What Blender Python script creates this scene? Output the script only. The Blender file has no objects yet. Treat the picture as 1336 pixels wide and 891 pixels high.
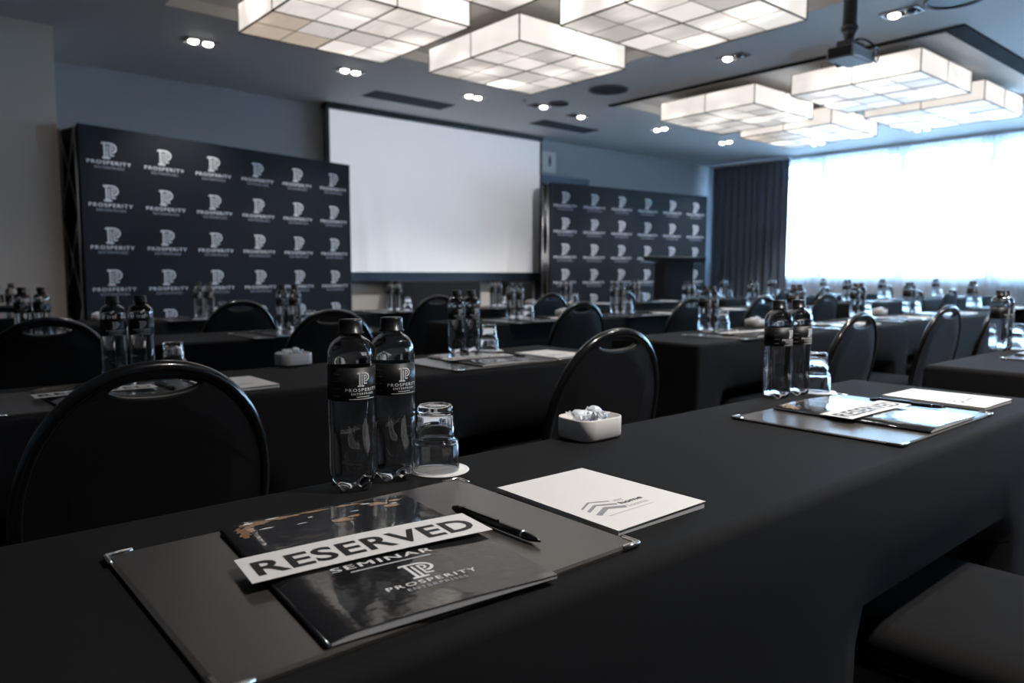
import bpy, bmesh, math, random
from mathutils import Vector, Matrix
PI = math.pi
C = bpy.context.scene.collection
random.seed(7)
TZ = 0.74          # table top height
CZ = 2.965         # ceiling height

# ------------------------------------------------------------------ materials
def mat(name, col=(.5, .5, .5), rough=.5, metal=0., spec=.5, coat=0., bump=None, trans=0., ior=1.45, sheen=0., noise=None):
    m = bpy.data.materials.new(name); m.use_nodes = True
    nt = m.node_tree; b = nt.nodes['Principled BSDF']
    b.inputs['Base Color'].default_value = (*col, 1)
    b.inputs['Roughness'].default_value = rough
    b.inputs['Metallic'].default_value = metal
    b.inputs['Specular IOR Level'].default_value = spec
    b.inputs['Coat Weight'].default_value = coat
    b.inputs['Transmission Weight'].default_value = trans
    b.inputs['IOR'].default_value = ior
    b.inputs['Sheen Weight'].default_value = sheen
    tc = nt.nodes.new('ShaderNodeTexCoord')
    if bump:
        n = nt.nodes.new('ShaderNodeTexNoise'); n.inputs['Scale'].default_value = bump[0]; n.inputs['Detail'].default_value = 4
        bp = nt.nodes.new('ShaderNodeBump'); bp.inputs['Strength'].default_value = bump[1]; bp.inputs['Distance'].default_value = bump[2]
        nt.links.new(tc.outputs['Object'], n.inputs['Vector']); nt.links.new(n.outputs['Fac'], bp.inputs['Height'])
        nt.links.new(bp.outputs['Normal'], b.inputs['Normal'])
    if noise:
        n = nt.nodes.new('ShaderNodeTexNoise'); n.inputs['Scale'].default_value = noise[0]; n.inputs['Detail'].default_value = 5
        r = nt.nodes.new('ShaderNodeMix'); r.data_type = 'RGBA'
        r.inputs['A'].default_value = (*col, 1); r.inputs['B'].default_value = (*noise[1], 1)
        nt.links.new(tc.outputs['Object'], n.inputs['Vector']); nt.links.new(n.outputs['Fac'], r.inputs['Factor'])
        nt.links.new(r.outputs['Result'], b.inputs['Base Color'])
    return m

M = {}
M['cloth'] = mat('black_tablecloth', (.0082, .0079, .0082), .88, spec=.2, sheen=.0, bump=(900, .25, .0004))
M['wall'] = mat('grey_wall_paint', (.40, .41, .425), .8, spec=.3, bump=(60, .08, .001))
M['sidewall'] = mat('taupe_wall_paint', (.66, .56, .48), .75, spec=.3, bump=(60, .08, .001))
M['darkwall'] = mat('charcoal_wall_paint', (.30, .29, .285), .8)
M['ceil'] = mat('white_ceiling_paint', (.72, .72, .72), .6, spec=.3)
M['tray'] = mat('ceiling_tray_paint', (.80, .77, .73), .6, spec=.3)
M['carpet'] = mat('charcoal_carpet', (.06, .058, .062), .95, bump=(300, .6, .003), noise=(3, (.09, .085, .09)))
M['slot'] = mat('black_slot_diffuser', (.012, .012, .013), .9, spec=.1)
M['grille'] = mat('dark_air_grille', (.035, .04, .05), .5)
M['spk'] = mat('grey_speaker_mesh', (.16, .16, .17), .6)
M['chrome'] = mat('polished_chrome', (.85, .84, .82), .16, 1.)
M['alu'] = mat('brushed_aluminium', (.45, .45, .46), .35, 1.)
M['blackmetal'] = mat('black_lacquered_tube', (.008, .008, .008), .22, spec=.6, coat=.4)
M['vinyl'] = mat('black_chair_vinyl', (.011, .010, .010), .42, spec=.5, bump=(700, .35, .0006))
M['seatfab'] = mat('charcoal_seat_fabric', (.0075, .007, .0075), .9, spec=.15, bump=(600, .5, .0008), noise=(9, (.009, .009, .009)))
M['leather'] = mat('dark_leather_blotter', (.060, .053, .049), .27, spec=1., bump=(900, .2, .0003), noise=(14, (.046, .041, .038)))
M['plastic'] = mat('black_plastic', (.010, .010, .011), .3, spec=.5)
M['pen'] = mat('black_pen_barrel', (.006, .006, .007), .22, spec=.6)
M['paper'] = mat('white_paper', (.80, .78, .765), .6, spec=.3)
M['pages'] = mat('cream_pages', (.62, .61, .60), .7)
M['greyink'] = mat('grey_ink', (.30, .29, .31), .6)
M['darkink'] = mat('dark_ink', (.05, .05, .06), .6)
M['blackink'] = mat('black_ink', (.012, .012, .012), .5)
M['paleink'] = mat('pale_ink', (.55, .54, .55), .6)
M['whiteprint'] = mat('white_print', (.80, .80, .81), .5)
M['greyprint'] = mat('soft_grey_print', (.46, .47, .50), .55)
M['banner'] = mat('navy_banner_fabric', (.0088, .0106, .0145), .75, spec=.25)
M['banprint'] = mat('banner_print', (.74, .75, .78), .6)
M['banprint2'] = mat('banner_fine_print', (.34, .37, .43), .6)
M['cover'] = mat('glossy_cover', (.014, .014, .016), .10, spec=.5, bump=(14, .35, .004))
M['coverart'] = mat('cover_gold_art', (.42, .27, .155), .15, noise=(60, (.20, .12, .07)))
M['coverprint'] = mat('cover_white_print', (.8, .8, .8), .2)
M['label'] = mat('black_bottle_label', (.009, .009, .010), .45)
M['labelprint'] = mat('label_print', (.95, .95, .95), .5)
M['ceramic'] = mat('white_ceramic', (.80, .76, .73), .35, spec=.5)
M['mint'] = mat('clear_candy_wrapper', (.86, .90, .95), .22, spec=.7, bump=(260, .8, .002))
M['screen'] = mat('white_projection_fabric', (.86, .86, .88), .8, spec=.2)
M['housing'] = mat('black_screen_housing', (.011, .012, .016), .5)
M['navy'] = mat('navy_screen_bar', (.02, .032, .052), .5)
M['curtain'] = mat('dark_curtain_fabric', (.14, .17, .21), .85, sheen=.15)
M['doorframe'] = mat('slate_door_frame', (.05, .08, .12), .5)
M['door'] = mat('dark_door', (.03, .045, .065), .5)
M['winframe'] = mat('white_window_frame', (.6, .62, .65), .5)
M['proj'] = mat('white_projector_casing', (.62, .62, .62), .4)
M['lecternm'] = mat('black_lectern_laminate', (.008, .009, .011), .5)
M['art'] = mat('blue_picture', (.025, .075, .14), .4, noise=(5, (.012, .04, .08)))
M['blackcloth2'] = mat('black_stage_cloth', (.004, .004, .0045), .9)
M['lampframe'] = mat('dark_lamp_frame', (.035, .028, .022), .5)
M['glass'] = mat('clear_tumbler_glass', (.98, .99, 1.), .0, trans=1., ior=1.46)
M['water'] = mat('clear_bottle_of_water', (.985, .99, 1.), .0, trans=1., ior=1.33, coat=1.)

def emis(name, col, s):
    m = bpy.data.materials.new(name); m.use_nodes = True; nt = m.node_tree
    nt.nodes.remove(nt.nodes['Principled BSDF'])
    e = nt.nodes.new('ShaderNodeEmission'); e.inputs['Color'].default_value = (*col, 1); e.inputs['Strength'].default_value = s
    nt.links.new(e.outputs[0], nt.nodes['Material Output'].inputs['Surface'])
    return m
M['bulb'] = emis('lit_downlight_bulb', (1., .95, .88), 22)
M['deadbulb'] = mat('unlit_bulb', (.12, .16, .2), .3)

# the lit diffuser of the big lamps: bulbs behind translucent panes give bright spots, each pane its own density
def lamp_mat():
    m = bpy.data.materials.new('lit_lamp_pane'); m.use_nodes = True; nt = m.node_tree
    nt.nodes.remove(nt.nodes['Principled BSDF'])
    N = nt.nodes.new; L = nt.links.new
    tc = N('ShaderNodeTexCoord'); oi = N('ShaderNodeObjectInfo')
    ad = N('ShaderNodeVectorMath'); ad.operation = 'ADD'
    mu = N('ShaderNodeMath'); mu.operation = 'MULTIPLY'; mu.inputs[1].default_value = 37.
    L(oi.outputs['Random'], mu.inputs[0]); L(tc.outputs['Object'], ad.inputs[0]); L(mu.outputs[0], ad.inputs[1])
    vo = N('ShaderNodeTexVoronoi'); vo.feature = 'SMOOTH_F1'; vo.inputs['Scale'].default_value = 2.3
    vo.inputs['Smoothness'].default_value = .35
    L(ad.outputs[0], vo.inputs['Vector'])
    mr = N('ShaderNodeMapRange'); mr.interpolation_type = 'SMOOTHSTEP'
    mr.inputs['From Min'].default_value = .05; mr.inputs['From Max'].default_value = .62
    mr.inputs['To Min'].default_value = LAMP_HI; mr.inputs['To Max'].default_value = LAMP_LO
    L(vo.outputs['Distance'], mr.inputs['Value'])
    at = N('ShaderNodeAttribute'); at.attribute_name = 'pane'
    sep = N('ShaderNodeSeparateColor'); L(at.outputs['Color'], sep.inputs[0])
    st = N('ShaderNodeMath'); st.operation = 'MULTIPLY'; L(mr.outputs['Result'], st.inputs[0]); L(sep.outputs[0], st.inputs[1])
    # fibres in the pane
    nz = N('ShaderNodeTexNoise'); nz.inputs['Scale'].default_value = 9; nz.inputs['Detail'].default_value = 6
    mp = N('ShaderNodeMapping'); mp.inputs['Scale'].default_value = (3, .6, 1); L(tc.outputs['Object'], mp.inputs['Vector']); L(mp.outputs[0], nz.inputs['Vector'])
    m2 = N('ShaderNodeMapRange'); m2.inputs['To Min'].default_value = .8; m2.inputs['To Max'].default_value = 1.2; L(nz.outputs['Fac'], m2.inputs['Value'])
    s2 = N('ShaderNodeMath'); s2.operation = 'MULTIPLY'; L(st.outputs[0], s2.inputs[0]); L(m2.outputs['Result'], s2.inputs[1])
    mx = N('ShaderNodeMix'); mx.data_type = 'RGBA'
    mx.inputs['A'].default_value = (1., .93, .86, 1); mx.inputs['B'].default_value = (1., .80, .60, 1)
    tn = N('ShaderNodeMath'); tn.operation = 'MULTIPLY'; L(sep.outputs[1], tn.inputs[0]); L(oi.outputs['Random'], tn.inputs[1]); L(tn.outputs[0], mx.inputs['Factor'])
    e = N('ShaderNodeBsdfPrincipled'); e.inputs['Base Color'].default_value = (.16, .16, .16, 1); e.inputs['Roughness'].default_value = .5
    L(mx.outputs['Result'], e.inputs['Emission Color']); L(s2.outputs[0], e.inputs['Emission Strength'])
    L(e.outputs[0], nt.nodes['Material Output'].inputs['Surface'])
    return m
LAMP_HI, LAMP_LO = 2.1, .92
M['lamp'] = lamp_mat()

def sheer_mat():
    m = bpy.data.materials.new('sheer_white_curtain'); m.use_nodes = True; nt = m.node_tree
    nt.nodes.remove(nt.nodes['Principled BSDF'])
    N = nt.nodes.new; L = nt.links.new
    d = N('ShaderNodeBsdfDiffuse'); d.inputs['Color'].default_value = (.8, .83, .87, 1)
    t = N('ShaderNodeBsdfTranslucent'); t.inputs['Color'].default_value = (.86, .91, .97, 1)
    tr = N('ShaderNodeBsdfTransparent'); tr.inputs['Color'].default_value = (1, 1, 1, 1)
    a = N('ShaderNodeMixShader'); a.inputs[0].default_value = .68; L(d.outputs[0], a.inputs[1]); L(t.outputs[0], a.inputs[2])
    b = N('ShaderNodeMixShader'); b.inputs[0].default_value = .30; L(a.outputs[0], b.inputs[1]); L(tr.outputs[0], b.inputs[2])
    L(b.outputs[0], nt.nodes['Material Output'].inputs['Surface'])
    return m
M['sheer'] = sheer_mat()
def pane_mat():
    m = bpy.data.materials.new('window_pane_glass'); m.use_nodes = True; nt = m.node_tree
    nt.nodes.remove(nt.nodes['Principled BSDF'])
    N = nt.nodes.new; L = nt.links.new
    g = N('ShaderNodeBsdfGlossy'); g.inputs['Roughness'].default_value = .02
    tr = N('ShaderNodeBsdfTransparent'); f = N('ShaderNodeFresnel')
    b = N('ShaderNodeMixShader'); L(f.outputs[0], b.inputs[0]); L(tr.outputs[0], b.inputs[1]); L(g.outputs[0], b.inputs[2])
    L(b.outputs[0], nt.nodes['Material Output'].inputs['Surface'])
    return m
M['pane'] = pane_mat()

# ------------------------------------------------------------------ mesh helpers
class MB:
    """collects shapes for ONE mesh; several material slots allowed"""
    def __init__(s): s.v = []; s.f = []; s.mi = []; s.sm = []; s.mats = []
    def slot(s, m):
        if m not in s.mats: s.mats.append(m)
        return s.mats.index(m)
    def add(s, vs, fs, m, smooth=False):
        o = len(s.v); k = s.slot(m)
        s.v += [tuple(v) for v in vs]
        for f in fs: s.f.append(tuple(i + o for i in f)); s.mi.append(k); s.sm.append(smooth)
        return s
    def box(s, a, b, m, bev=0.):
        (x0, y0, z0), (x1, y1, z1) = a, b
        if bev <= 0:
            vs = [(x, y, z) for z in (z0, z1) for y in (y0, y1) for x in (x0, x1)]
            fs = [(0, 2, 3, 1), (4, 5, 7, 6), (0, 1, 5, 4), (2, 6, 7, 3), (0, 4, 6, 2), (1, 3, 7, 5)]
            return s.add(vs, fs, m)
        bm = bmesh.new(); bmesh.ops.create_cube(bm, size=1)
        for v in bm.verts: v.co = Vector(((x0+x1)/2 + v.co.x*(x1-x0), (y0+y1)/2 + v.co.y*(y1-y0), (z0+z1)/2 + v.co.z*(z1-z0)))
        bmesh.ops.bevel(bm, geom=bm.edges[:], offset=bev, segments=2, affect='EDGES', profile=.6)
        return s.bm(bm, m)
    def bm(s, bm, m, smooth=False):
        bm.verts.ensure_lookup_table(); bm.verts.index_update()
        s.add([v.co[:] for v in bm.verts], [[v.index for v in f.verts] for f in bm.faces], m, smooth); bm.free(); return s
    def lathe(s, prof, m, n=32, cx=0., cy=0., mod=None, smooth=True):
        vs = []; fs = []
        for (r, z) in prof:
            for i in range(n):
                t = 2*PI*i/n; rr, zz = (r, z) if mod is None else mod(r, z, t)
                vs.append((cx + rr*math.cos(t), cy + rr*math.sin(t), zz))
        for k in range(len(prof)-1):
            for i in range(n):
                j = (i+1) % n; fs.append((k*n+i, k*n+j, (k+1)*n+j, (k+1)*n+i))
        if prof[0][0] > 1e-6: pass
        return s.add(vs, fs, m, smooth)
    def tube(s, pts, r, m, n=10, closed=False, cap=True):
        pts = [Vector(p) for p in pts]; K = len(pts); vs = []; fs = []
        prev = None
        for k, p in enumerate(pts):
            if closed: t = pts[(k+1) % K] - pts[k-1]
            else: t = pts[min(k+1, K-1)] - pts[max(k-1, 0)]
            t.normalize()
            if prev is None:
                u = t.orthogonal().normalized()
            else:
                u = (prev - t*prev.dot(t)).normalized()
            prev = u; w = t.cross(u)
            rr = r[k] if isinstance(r, (list, tuple)) else r
            for i in range(n):
                a = 2*PI*i/n; vs.append(p + (u*math.cos(a) + w*math.sin(a))*rr)
        for k in range(K if closed else K-1):
            k2 = (k+1) % K
            for i in range(n):
                j = (i+1) % n; fs.append((k*n+i, k*n+j, k2*n+j, k2*n+i))
        if cap and not closed:
            fs.append(tuple(range(n))[::-1]); fs.append(tuple((K-1)*n+i for i in range(n)))
        return s.add(vs, fs, m, True)
    def prism(s, pts, z0, z1, m, smooth=False):
        n = len(pts); vs = [(x, y, z0) for x, y in pts] + [(x, y, z1) for x, y in pts]
        fs = [tuple(range(n))[::-1], tuple(range(n, 2*n))] + [(i, (i+1) % n, n+(i+1) % n, n+i) for i in range(n)]
        return s.add(vs, fs, m, smooth)
    def build(s, name, parent=None):
        me = bpy.data.meshes.new(name); me.from_pydata(s.v, [], s.f); me.update()
        for m in s.mats: me.materials.append(m)
        me.polygons.foreach_set('material_index', s.mi); me.polygons.foreach_set('use_smooth', s.sm)
        o = bpy.data.objects.new(name, me); C.objects.link(o)
        if parent is not None: o.parent = parent
        return o

def tag(o, label=None, cat=None, group=None, kind=None):
    if label: o['label'] = label
    if cat: o['category'] = cat
    if group: o['group'] = group
    if kind: o['kind'] = kind
    return o
def empty(name, loc=(0, 0, 0), rz=0.):
    o = bpy.data.objects.new(name, None); o.empty_display_size = .05
    C.objects.link(o); o.location = loc; o.rotation_euler = (0, 0, rz); return o
def clone(o, parent=None):
    c = o.copy(); C.objects.link(c)
    if parent is not None: c.parent = parent
    for ch in o.children: clone(ch, c)
    return c
def rrect(cx, cy, w, h, r, n=6):
    out = []
    for (sx, sy, a0) in ((1, 1, 0), (-1, 1, PI/2), (-1, -1, PI), (1, -1, 3*PI/2)):
        for i in range(n+1):
            a = a0 + PI/2*i/n
            out.append((cx + sx*(w/2-r) + r*math.cos(a), cy + sy*(h/2-r) + r*math.sin(a)))
    return out

_tc = {}
def text2d(s, bold=0., sp=1.0):
    """lettering as flat 2-D geometry, centred, cap height 1: (verts, faces, width)"""
    k = (s, bold, sp)
    if k in _tc: return _tc[k]
    cu = bpy.data.curves.new('t', 'FONT'); cu.body = s; cu.align_x = 'CENTER'; cu.offset = bold
    cu.space_character = sp; cu.resolution_u = 3; cu.size = 1
    o = bpy.data.objects.new('t', cu); C.objects.link(o)
    dg = bpy.context.evaluated_depsgraph_get(); me = o.evaluated_get(dg).to_mesh()
    vs = [(v.co.x, v.co.y) for v in me.vertices]; fs = [tuple(p.vertices) for p in me.polygons]
    o.evaluated_get(dg).to_mesh_clear(); bpy.data.objects.remove(o); bpy.data.curves.remove(cu)
    x0 = min(v[0] for v in vs); x1 = max(v[0] for v in vs); h = .73
    vs = [((x-(x0+x1)/2)/h, y/h) for x, y in vs]
    _tc[k] = (vs, fs, (x1-x0)/h); return _tc[k]
def put_text(out, s, cx, cy, w=None, h=None, bold=0., sp=1.0, key=0):
    """append lettering to out = list of (verts2d, faces, key); cy is the baseline"""
    vs, fs, W = text2d(s, bold, sp)
    if w is None: w = W*h
    if h is None: h = w/W
    out.append(([(cx+x*w/W, cy+y*h) for x, y in vs], fs, key))
def stroke(out, pts, w, key=0):
    """flat ribbon along a polyline"""
    P = [Vector(p) for p in pts]; L = []; R = []
    for i, p in enumerate(P):
        a = (P[i]-P[i-1]).normalized() if i else (P[1]-P[0]).normalized()
        b = (P[i+1]-P[i]).normalized() if i < len(P)-1 else a
        t = (a+b).normalized(); n = Vector((-t.y, t.x)); k = w/2/max(.4, n.dot(Vector((-a.y, a.x))))
        L.append(p+n*k); R.append(p-n*k)
    n = len(P); vs = [tuple(v) for v in L+R]
    out.append((vs, [(i, n+i, n+i+1, i+1) for i in range(n-1)], key))
def emblem(out, cx, y0, h, key=0):
    S = lambda pts: [(cx+(x-.46)*h*.95, y0+y*h) for x, y in pts]
    w = h*.098
    arc = [(.55+.38*math.sin(a), .67+.29*math.cos(a)) for a in [PI*i/14 for i in range(15)]]
    stroke(out, S([(0, .96)]+arc[:-1]+[(.63, .38)]), w, key)
    stroke(out, S([(0, .96), (0, .88)]), w*.7, key)
    stroke(out, S([(.17, .93), (.17, .05)]), w, key)
    stroke(out, S([(.35, .83), (.35, .05)]), w*.8, key)
    arc2 = [(.60+.13*math.sin(a), .68+.12*math.cos(a)) for a in [PI*i/8 for i in range(9)]]
    stroke(out, S([(.53, .20), (.53, .80)]+arc2), w*.72, key)
    stroke(out, S([(.50, .22), (.78, .22)]), w*.85, key)
    stroke(out, S([(0, .04), (.52, .04)]), w, key)
def logo(out, cx, cy, W, bold=.012):
    """emblem above PROSPERITY above ENTERPRISES; W = width of the long word"""
    emblem(out, cx, cy+.13*W, .36*W, 0)
    put_text(out, 'PROSPERITY', cx, cy, w=W, h=.082*W, bold=bold, sp=1.25, key=0)
    put_text(out, 'ENTERPRISES', cx, cy-.10*W, w=.66*W, h=.055*W, bold=bold*.6, sp=1.25, key=1)
def stamp(mb, out, fn, mats):
    for vs, fs, k in out: mb.add([fn(x, y) for x, y in vs], fs, mats[k])

# ------------------------------------------------------------------ room
X0, X1, Y0, Y1 = -4.5, 11.95, -4.5, 8.15
def structure(name, mb):
    o = mb.build(name); o['kind'] = 'structure'; return o
structure('floor', MB().box((X0-.2, Y0-.2, -.1), (X1+.2, Y1+.2, 0), M['carpet']))
R1 = (1.73, 2.28, 5.42, 5.93); R2 = (6.68, 2.44, 10.15, 5.93)
def ceiling():
    mb = MB(); xs = [X0-.2, R1[0], R1[2], R2[0], R2[2], X1+.2]; ys = [Y0-.2, R1[1], R2[1], R1[3], Y1+.2]
    for i in range(len(xs)-1):
        for j in range(len(ys)-1):
            cx = (xs[i]+xs[i+1])/2; cy = (ys[j]+ys[j+1])/2
            if any(r[0] < cx < r[2] and r[1] < cy < r[3] for r in (R1, R2)): continue
            mb.add([(xs[i], ys[j], CZ), (xs[i], ys[j+1], CZ), (xs[i+1], ys[j+1], CZ), (xs[i+1], ys[j], CZ)], [(0, 1, 2, 3)], M['ceil'])
    for (a, b, c, d) in (R1, R2):
        z = CZ+.085
        mb.add([(a, b, z), (a, d, z), (c, d, z), (c, b, z), (a, b, CZ), (a, d, CZ), (c, d, CZ), (c, b, CZ)],
               [(0, 1, 2, 3), (4, 5, 1, 0), (5, 6, 2, 1), (6, 7, 3, 2), (7, 4, 0, 3)], M['tray'])
    mb.box((X0-.2, Y0-.2, CZ+.2), (X1+.2, Y1+.2, CZ+.3), M['ceil'])
    structure('ceiling', mb)
ceiling()
structure('wall_front', MB().box((.9, Y1, 0), (X1+.2, Y1+.15, CZ+.25), M['wall']))
structure('wall_left', MB().box((X0-.2, 7.0, 0), (1.19, Y1+.15, CZ+.25), M['sidewall']))
structure('wall_side', MB().box((X0-.2, Y0-.2, 0), (X0, 7.0, CZ+.25), M['darkwall']))
structure('wall_back', MB().box((X0, Y0-.2, 0), (X1+.2, Y0, CZ+.25), M['darkwall']))
# window wall: sill wall, header, end piers
mb = MB()
mb.box((X1, Y0, 0), (X1+.2, Y1, .93), M['wall']); mb.box((X1, Y0, 2.9), (X1+.2, Y1, CZ+.25), M['wall'])
mb.box((X1, 8.03, .93), (X1+.2, Y1, 2.9), M['wall']); mb.box((X1, Y0, .93), (X1+.2, -3.6, 2.9), M['wall'])
structure('wall_right', mb)
mb = MB()
for y in (8.0, 7.36, 6.12, 4.88, 3.64, 2.40, 1.16, -.08, -1.32, -2.56, -3.57):
    mb.box((X1+.02, y-.05, .93), (X1+.12, y+.05, 2.9), M['winframe'])
for z in (.96, 2.64, 2.87): mb.box((X1+.045, -3.6, z-.03), (X1+.115, 8.03, z+.03), M['winframe'])
win = structure('window_1', mb)
pn = MB().add([(X1+.08, -3.6, .93), (X1+.08, 8.03, .93), (X1+.08, 8.03, 2.9), (X1+.08, -3.6, 2.9)], [(0, 1, 2, 3)], M['pane']).build('pane', win)
# skirting, slot diffusers beside the second tray
structure('baseboard_front', MB().box((1.14, Y1-.015, 0), (X1, Y1, .1), M['darkwall']))
mb = MB(); mb.box((6.60, 2.27, CZ-.012), (10.2, 2.43, CZ+.01), M['slot']); mb.box((6.60, 2.43, CZ-.012), (6.67, 6.0, CZ+.01), M['slot'])
structure('trim_1', mb)
structure('trim_2', MB().box((3.9, Y1-.04, 0), (7.38, Y1, .90), M['paper']))
# door behind the far banner, with its frame
mb = MB()
mb.box((7.42, Y1-.05, 0), (8.5, Y1, 2.46), M['doorframe'])
d = structure('door_1', mb)
MB().box((7.52, Y1-.07, 0), (8.4, Y1-.05, 2.34), M['door']).build('door_leaf', d)
o = MB()
o.box((7.53, Y1-.03, 2.50), (7.80, Y1, 2.80), M['paper'])
o.box((7.655, Y1-.034, 2.62), (7.70, Y1-.03, 2.72), M['darkink'])
for k, z in enumerate((2.60, 2.735)): o.box((7.645+.01*k, Y1-.034, z-.004), (7.705-.01*k, Y1-.03, z+.012), M['darkink'])
tag(o.build('wall_sign'), 'small white square sign with a dark figure above the door frame', 'sign')
# blue picture on the left wall
p = empty('wall_picture', (.44, 6.97, 1.21)); tag(p, 'blue picture on the taupe wall at the left edge', 'picture')
MB().box((-.30, -.012, 0), (.30, .03, .30), M['housing'], .004).build('frame', p)
MB().box((-.285, -.016, .015), (.285, -.01, .285), M['art']).build('canvas', p)

# ------------------------------------------------------------------ ceiling lamps
def make_lamp():
    root = empty('ceiling_light', (0, 0, 0)); s = .6; h = .2
    rnd = random.Random(3)
    mb = MB(); cols = []
    def quad(vs, k, tan): mb.add(vs, [(0, 1, 2, 3)], M['lamp']); cols.append((k, tan))
    for i in range(4):
        for j in range(4):
            x0 = -s+i*.3; y0 = -s+j*.3
            tan = 1. if (i, j) in ((0, 3), (1, 3), (0, 2)) else rnd.random()*.2
            quad([(x0, y0, 0), (x0, y0+.3, 0), (x0+.3, y0+.3, 0), (x0+.3, y0, 0)], (.52 if tan == 1 else .55+rnd.random()*.45), tan)
    for k in range(2):
        a = -s+k*s; b = a+s
        for vs in ([(a, -s, 0), (b, -s, 0), (b, -s, h), (a, -s, h)], [(b, s, 0), (a, s, 0), (a, s, h), (b, s, h)],
                   [(-s, b, 0), (-s, a, 0), (-s, a, h), (-s, b, h)], [(s, a, 0), (s, b, 0), (s, b, h), (s, a, h)]):
            quad(vs, .86+rnd.random()*.16, .05)
    d = mb.build('diffuser', root); d['label'] = 'glowing cream diffuser panes'
    ca = d.data.color_attributes.new('pane', 'FLOAT_COLOR', 'CORNER')
    li = 0
    for p, (k, t) in zip(d.data.polygons, cols):
        for _ in p.loop_indices: ca.data[li].color = (k, t, 0, 1); li += 1
    fr = MB()
    for v in (-.3, .3):
        fr.box((v-.002, -s, -.003), (v+.002, s, .002), M['lampframe']); fr.box((-s, v-.002, -.003), (s, v+.002, .002), M['lampframe'])
    for v in (-s, 0, s):
        fr.box((v-.0045, -s-.004, -.006), (v+.0045, s+.004, .004), M['lampframe']); fr.box((-s-.004, v-.0045, -.006), (s+.004, v+.0045, .004), M['lampframe'])
        for e in (-s, s):
            fr.box((v-.004, e-.004, 0), (v+.004, e+.004, h), M['lampframe']); fr.box((e-.004, v-.004, 0), (e+.004, v+.004, h), M['lampframe'])
    for e in (-s, s):
        fr.box((-s-.004, e-.003, h-.004), (s+.004, e+.003, h+.003), M['lampframe']); fr.box((e-.003, -s-.004, h-.004), (e+.003, s+.004, h+.003), M['lampframe'])
    fr.build('frame', root)
    MB().box((-s+.01, -s+.01, h-.006), (s-.01, s-.01, h), M['tray']).build('top_panel', root)
    for (a, b) in ((-.4, -.4), (.4, -.4), (-.4, .4), (.4, .4)):
        MB().tube([(a, b, h), (a, b, h+.0845)], .008, M['alu']).build('hanger', root)
    return root
lamp0 = make_lamp(); first = True
LA = [((2.73, 4.96), 'left far lamp of the near cluster of four glowing box lamps'),
      ((4.40, 4.96), 'right far lamp of the near cluster, whole underside and both sides in view'),
      ((4.40, 3.32), 'right near lamp of the near cluster of glowing box lamps'),
      ((2.73, 3.36), 'glowing box lamp cut by the top edge, one corner showing'),
      ((7.59, 4.94), 'left lamp of the far ceiling cluster, nearest the near cluster'),
      ((9.19, 4.92), 'farthest and smallest lamp of the far ceiling cluster'),
      ((7.58, 3.33), 'near lamp of the far cluster right behind the projector'),
      ((9.19, 3.34), 'rightmost lamp of the far cluster, nearest the window')]
for (x, y), lab in LA:
    o = lamp0 if first else clone(lamp0); first = False
    o.location = (x, y, CZ-.2); tag(o, lab, 'ceiling light', 'glowing box lamps in the ceiling trays')

# downlights: a dark twin fitting with two bulbs
def make_down():
    root = empty('downlight')
    fr = MB(); fr.box((-.13, -.07, -.006), (.13, .07, 0), M['slot']); 
    for a in ((-.135, -.075, .135, -.065), (-.135, .065, .135, .075), (-.135, -.075, -.125, .075), (.125, -.075, .135, .075)):
        fr.box((a[0], a[1], -.01), (a[2], a[3], 0), M['alu'])
    fr.build('frame', root)
    for s in (-1, 1):
        MB().lathe([(.0, -.030), (.020, -.028), (.036, -.020), (.042, -.006)], M['bulb'], 16, cx=s*.06).build('bulb', root)
    return root
dn = make_down(); DL = [((2.22, 6.65), 0, 0, 'above the left end of the near banner'), ((3.62, 6.64), 0, 0, 'above the right end of the near banner'),
      ((5.15, 6.68), 0, 0, 'above the middle of the projection screen'), ((6.02, 6.54), 0, 1, 'right of the small round speaker above the screen'),
      ((6.75, 6.64), 0, 2, 'beside the air grille right of the screen'), ((8.19, 6.49), PI/2, 0, 'above the middle of the far banner'),
      ((9.72, 6.49), PI/2, 0, 'above the right end of the far banner'), ((6.0, 3.95), PI/2, 2, 'between the two lamp clusters'),
      ((5.96, 2.48), PI/2, 2, 'right of the projector'), ((10.83, 5.64), PI/2, 0, 'nearest the dark curtain'), ((10.83, 4.18), PI/2, 0, 'in front of the sheer curtain')]
for i, ((x, y), rz, dead, lab) in enumerate(DL):
    o = dn if i == 0 else clone(dn)
    o.location = (x, y, CZ); o.rotation_euler = (0, 0, rz)
    tag(o, ('twin ceiling downlight ' if dead == 0 else 'twin ceiling downlight with one bulb dark, ')+lab, 'downlight', 'recessed twin downlights')
    if dead:
        b = [c for c in o.children if c.name.startswith('bulb')][dead-1 if dead == 1 else 0]
        b.data = b.data.copy(); b.data.materials[0] = M['deadbulb']; b['label'] = 'unlit bulb'
    L = bpy.data.lights.new('downlight_or_fill_beam', 'SPOT'); L.energy = 85 if x < 4 else 115; L.color = (1, .95, .89); L.spot_size = math.radians(95); L.spot_blend = .7; L.shadow_soft_size = .05
    lo = bpy.data.objects.new('downlight_or_fill_beam', L); C.objects.link(lo); lo.location = (x, y, CZ-.06)
for (x, y, r, lab) in ((6.05, 5.5, .21, 'large round ceiling speaker grille beside the near lamp cluster'), (6.1, 6.31, .12, 'small round ceiling grille above the screen corner'), (5.95, 2.12, .2, 'round ceiling speaker grille at the top edge, upper right')):
    p = empty('ceiling_speaker', (x, y, CZ)); tag(p, lab, 'ceiling speaker')
    MB().lathe([(r, 0), (r, -.012), (r*.9, -.014), (r*.88, -.006)], M['spk'], 32).build('rim', p)
    mb = MB(); mb.lathe([(r*.88, -.006), (0, -.004)], M['grille'], 32); mb.build('mesh_grille', p)
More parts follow.
